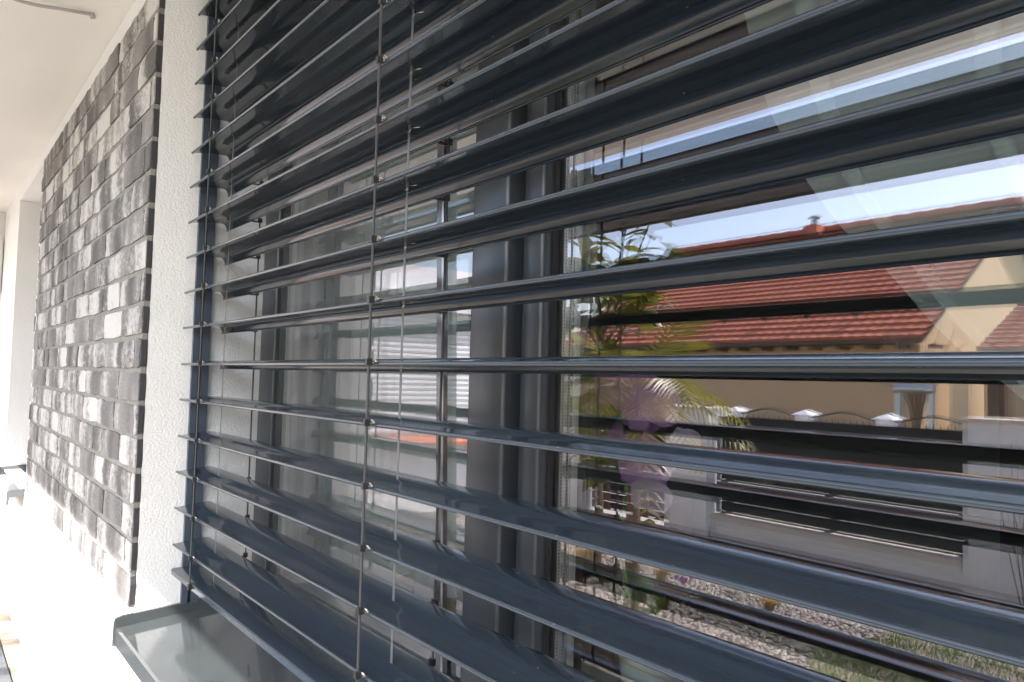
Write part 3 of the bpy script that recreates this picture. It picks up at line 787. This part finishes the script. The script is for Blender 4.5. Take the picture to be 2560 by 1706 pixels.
for i in range(5):
    xa, xb = pxs[i]+.115, pxs[i+1]-.115; c = (xa+xb)/2; hw = (xb-xa)/2
    t = thing('iron_railing', rl[i], 'railing', (c, SY, -1.25), 'iron railings across the street')
    part('plinth', MB().box((-hw,-.08,-.1),(hw,.08,.35)), 'lowwall', t)
    arc = [(-hw,0,.79)]+[(hw*(-.85+1.7*j/12),0,.80+.085*math.cos((-1+2*j/12)*math.pi/2)**1.3 if abs(-1+2*j/12) < 1 else .80) for j in range(13)]+[(hw,0,.79)]
    part('arch_bar', MB().tube(arc, .014, 6), 'iron', t); part('rail', MB().tube([(-hw,0,.72),(hw,0,.72)], .010, 6), 'iron', t); part('rail', MB().tube([(-hw,0,.43),(hw,0,.43)], .010, 6), 'iron', t)
    for j in range(11):
        xx = -hw+2*hw*(j+.5)/11; part('bar', MB().tube([(xx,0,.43),(xx,0,.79)], .008, 5), 'iron', t)

def tiled_roof(parent, x0, x1, y0, z0, y1, z1, rows, tw, name='roof_tiles', ml='tile'):
    """stepped courses of pantiles from eave (y0,z0) to ridge (y1,z1)"""
    mb = MB(); nx = int((x1-x0)/tw)*4
    ny, nz = -(z1-z0), (y1-y0); ln = math.hypot(ny, nz); ny, nz = ny/ln, nz/ln
    if nz < 0: ny, nz = -ny, -nz
    for r_ in range(rows):
        n = len(mb.v)
        for e in (0, 1):
            t = (r_+e*1.06)/rows; lift = .065*(1-e)
            for j in range(nx+1):
                x = x0+(x1-x0)*j/nx; q = lift+.009*math.sin(j*math.pi/2)
                mb.v.append((x, y0+(y1-y0)*t+ny*q, z0+(z1-z0)*t+nz*q))
        for j in range(nx+1):   # the butt of the course
            x = x0+(x1-x0)*j/nx; t = r_/rows; mb.v.append((x, y0+(y1-y0)*t-ny*.02, z0+(z1-z0)*t-nz*.02))
        for j in range(nx):
            mb.f.append([n+j, n+j+1, n+nx+1+j+1, n+nx+1+j]); mb.f.append([n+2*(nx+1)+j, n+2*(nx+1)+j+1, n+j+1, n+j])
    o = part(name, mb, ml, parent, fix=False); o['kind'] = 'stuff'; return o

oh = thing('bungalow', 'ochre bungalow with a long red tiled roof across the street', 'house', (-9.8, -14.2, -1.25))
HX, HY, HZ = -9.8, -14.2, -1.25
eY, eZ, rY, rZ = -14.16-HY, 1.0-HZ, -18.92-HY, 4.33-HZ
xl, xr = -15.6-HX, -5.25-HX
part('wall', MB().box((xl+.35,-9.0,-.1),(xr-.35,-.50,eZ-.10)), 'ochre', oh)
part('gable', MB().prism([(-9.0,eZ-.099),(-.50,eZ-.099),(rY,rZ-.42)], xr-.75, xr-.349), 'cream', oh)
part('gable', MB().prism([(-9.0,eZ-.099),(-.50,eZ-.099),(rY,rZ-.42)], xl+.349, xl+.75), 'cream', oh)
part('gable_cladding', MB().box((xr-.348,-8.99,-.1),(xr-.33,-.51,eZ-.11)), 'cream', oh)
tiled_roof(oh, xl, xr, eY, eZ, rY, rZ, 24, .24)
part('roof_deck', MB().prism([(eY+.02,eZ-.11),(eY,eZ-.03),(rY,rZ-.04),(2*rY-eY,eZ-.03),(2*rY-eY,eZ-.11),(rY,rZ-.14)], xl+.02, xr-.02), 'timber', oh)
part('ridge_tiles', MB().tube([(xl+(xr-xl)*j/40,rY,rZ+.03+(.02 if j % 2 else 0)) for j in range(41)], .10, 8), 'tile', oh)
for j in range(17):
    x = xl+.5+j*.62; part('rafter_end', MB().box((x-.05,-.50,eZ-.20),(x+.05,-.08,eZ-.125)), 'timber', oh)
part('ridge_wire', MB().tube([(xl,rY,rZ+.20),(xr,rY,rZ+.20)], .008, 5), 'iron', oh)
for j in range(9):
    x = xl+.5+j*1.05; part('wire_holder', MB().tube([(x,rY,rZ+.08),(x,rY,rZ+.22)], .008, 5), 'iron', oh)
for j in range(8):
    x = xl+1.0+j*1.1; part('snow_guard', MB().prism([(eY-.55,eZ+.50),(eY-.50,eZ+.62),(eY-.62,eZ+.60)], x-.05, x+.05), 'iron', oh)
chm = part('chimney', MB().box((-10.25-HX-.20,rY+.05,rZ-.5),(-10.25-HX+.20,rY+.5,rZ+.12)), 'tile', oh)
part('cowl', MB().lathe([(.10,.121),(.10,.26),(.05,.30),(.05,.33),(.17,.335),(.17,.36),(.02,.42)], (-10.25-HX,rY+.27,rZ), 12), 'zinc', chm)
part('lattice_stay', MB().tube([(xr-1.1,eY-.25,eZ+.05),(xr-.35,rY+.4,rZ-.1)], .02, 5), 'zinc', oh)

ax = thing('bungalow', 'low cream annex with a red roof at the right edge across the street', 'house', (-2.2, -14.2, -1.25))
part('wall', MB().box((-2.0,-3.6,-.1),(3.0,-.35,1.90)), 'cream', ax)
part('gable', MB().prism([(-3.6,1.901),(-.35,1.901),(-2.4,2.6)], -2.0, -1.8), 'cream', ax)
tiled_roof(ax, -2.15, 3.2, 0, 2.0, -2.4, 3.2, 13, .24)
part('roof_deck', MB().prism([(.02,1.90),(0,1.97),(-2.4,3.16),(-4.0,2.3),(-4.0,2.2),(-2.4,3.06)], -2.13, 3.18), 'timber', ax)

cn = thing('gate_canopy', 'small grey barrel canopy on two posts across the street', 'canopy', (-4.48, -12.16, -1.25))
part('roof', MB().tube([(-.32,0,1.27),(.32,0,1.27)], .075, 12), 'zinc', cn, True)
for a in (-.26, .26): part('post', MB().box((a-.05,-.05,-.1),(a+.05,.05,1.2)), 'zinc', cn)
for x, m_, l in ((-3.75,'cream','cream rendered gate pier right of the grey canopy'), (-3.25,'timber','brown timber post beside the cream gate pier')):
    t = thing('gate_pier', l, 'pier', (x, -12.2, -1.25)); part('shaft', MB().box((-.14,-.14,-.1),(.14,.14,1.55)), m_, t); part('cap', MB().box((-.17,-.17,1.551),(.17,.17,1.61)), 'tile', t)
sh = thing('bare_shrub', 'leafless fan of pale twigs before the ochre bungalow', 'shrub', (-4.6, -12.5, -1.25))
for k in range(46):
    a = R.uniform(-1.1, 1.1); h = R.uniform(1.5, 2.45); b = R.uniform(-.35, .35)
    part('twig', MB().tube(smooth_pts([(0,0,.0),(a*.12,b*.1,1.0),(a*.38,b*.5,1.0+(h-1.0)*.55),(a*.72+R.uniform(-.08,.08),b,h)], 3), .012, 4, .004), 'twig', sh)
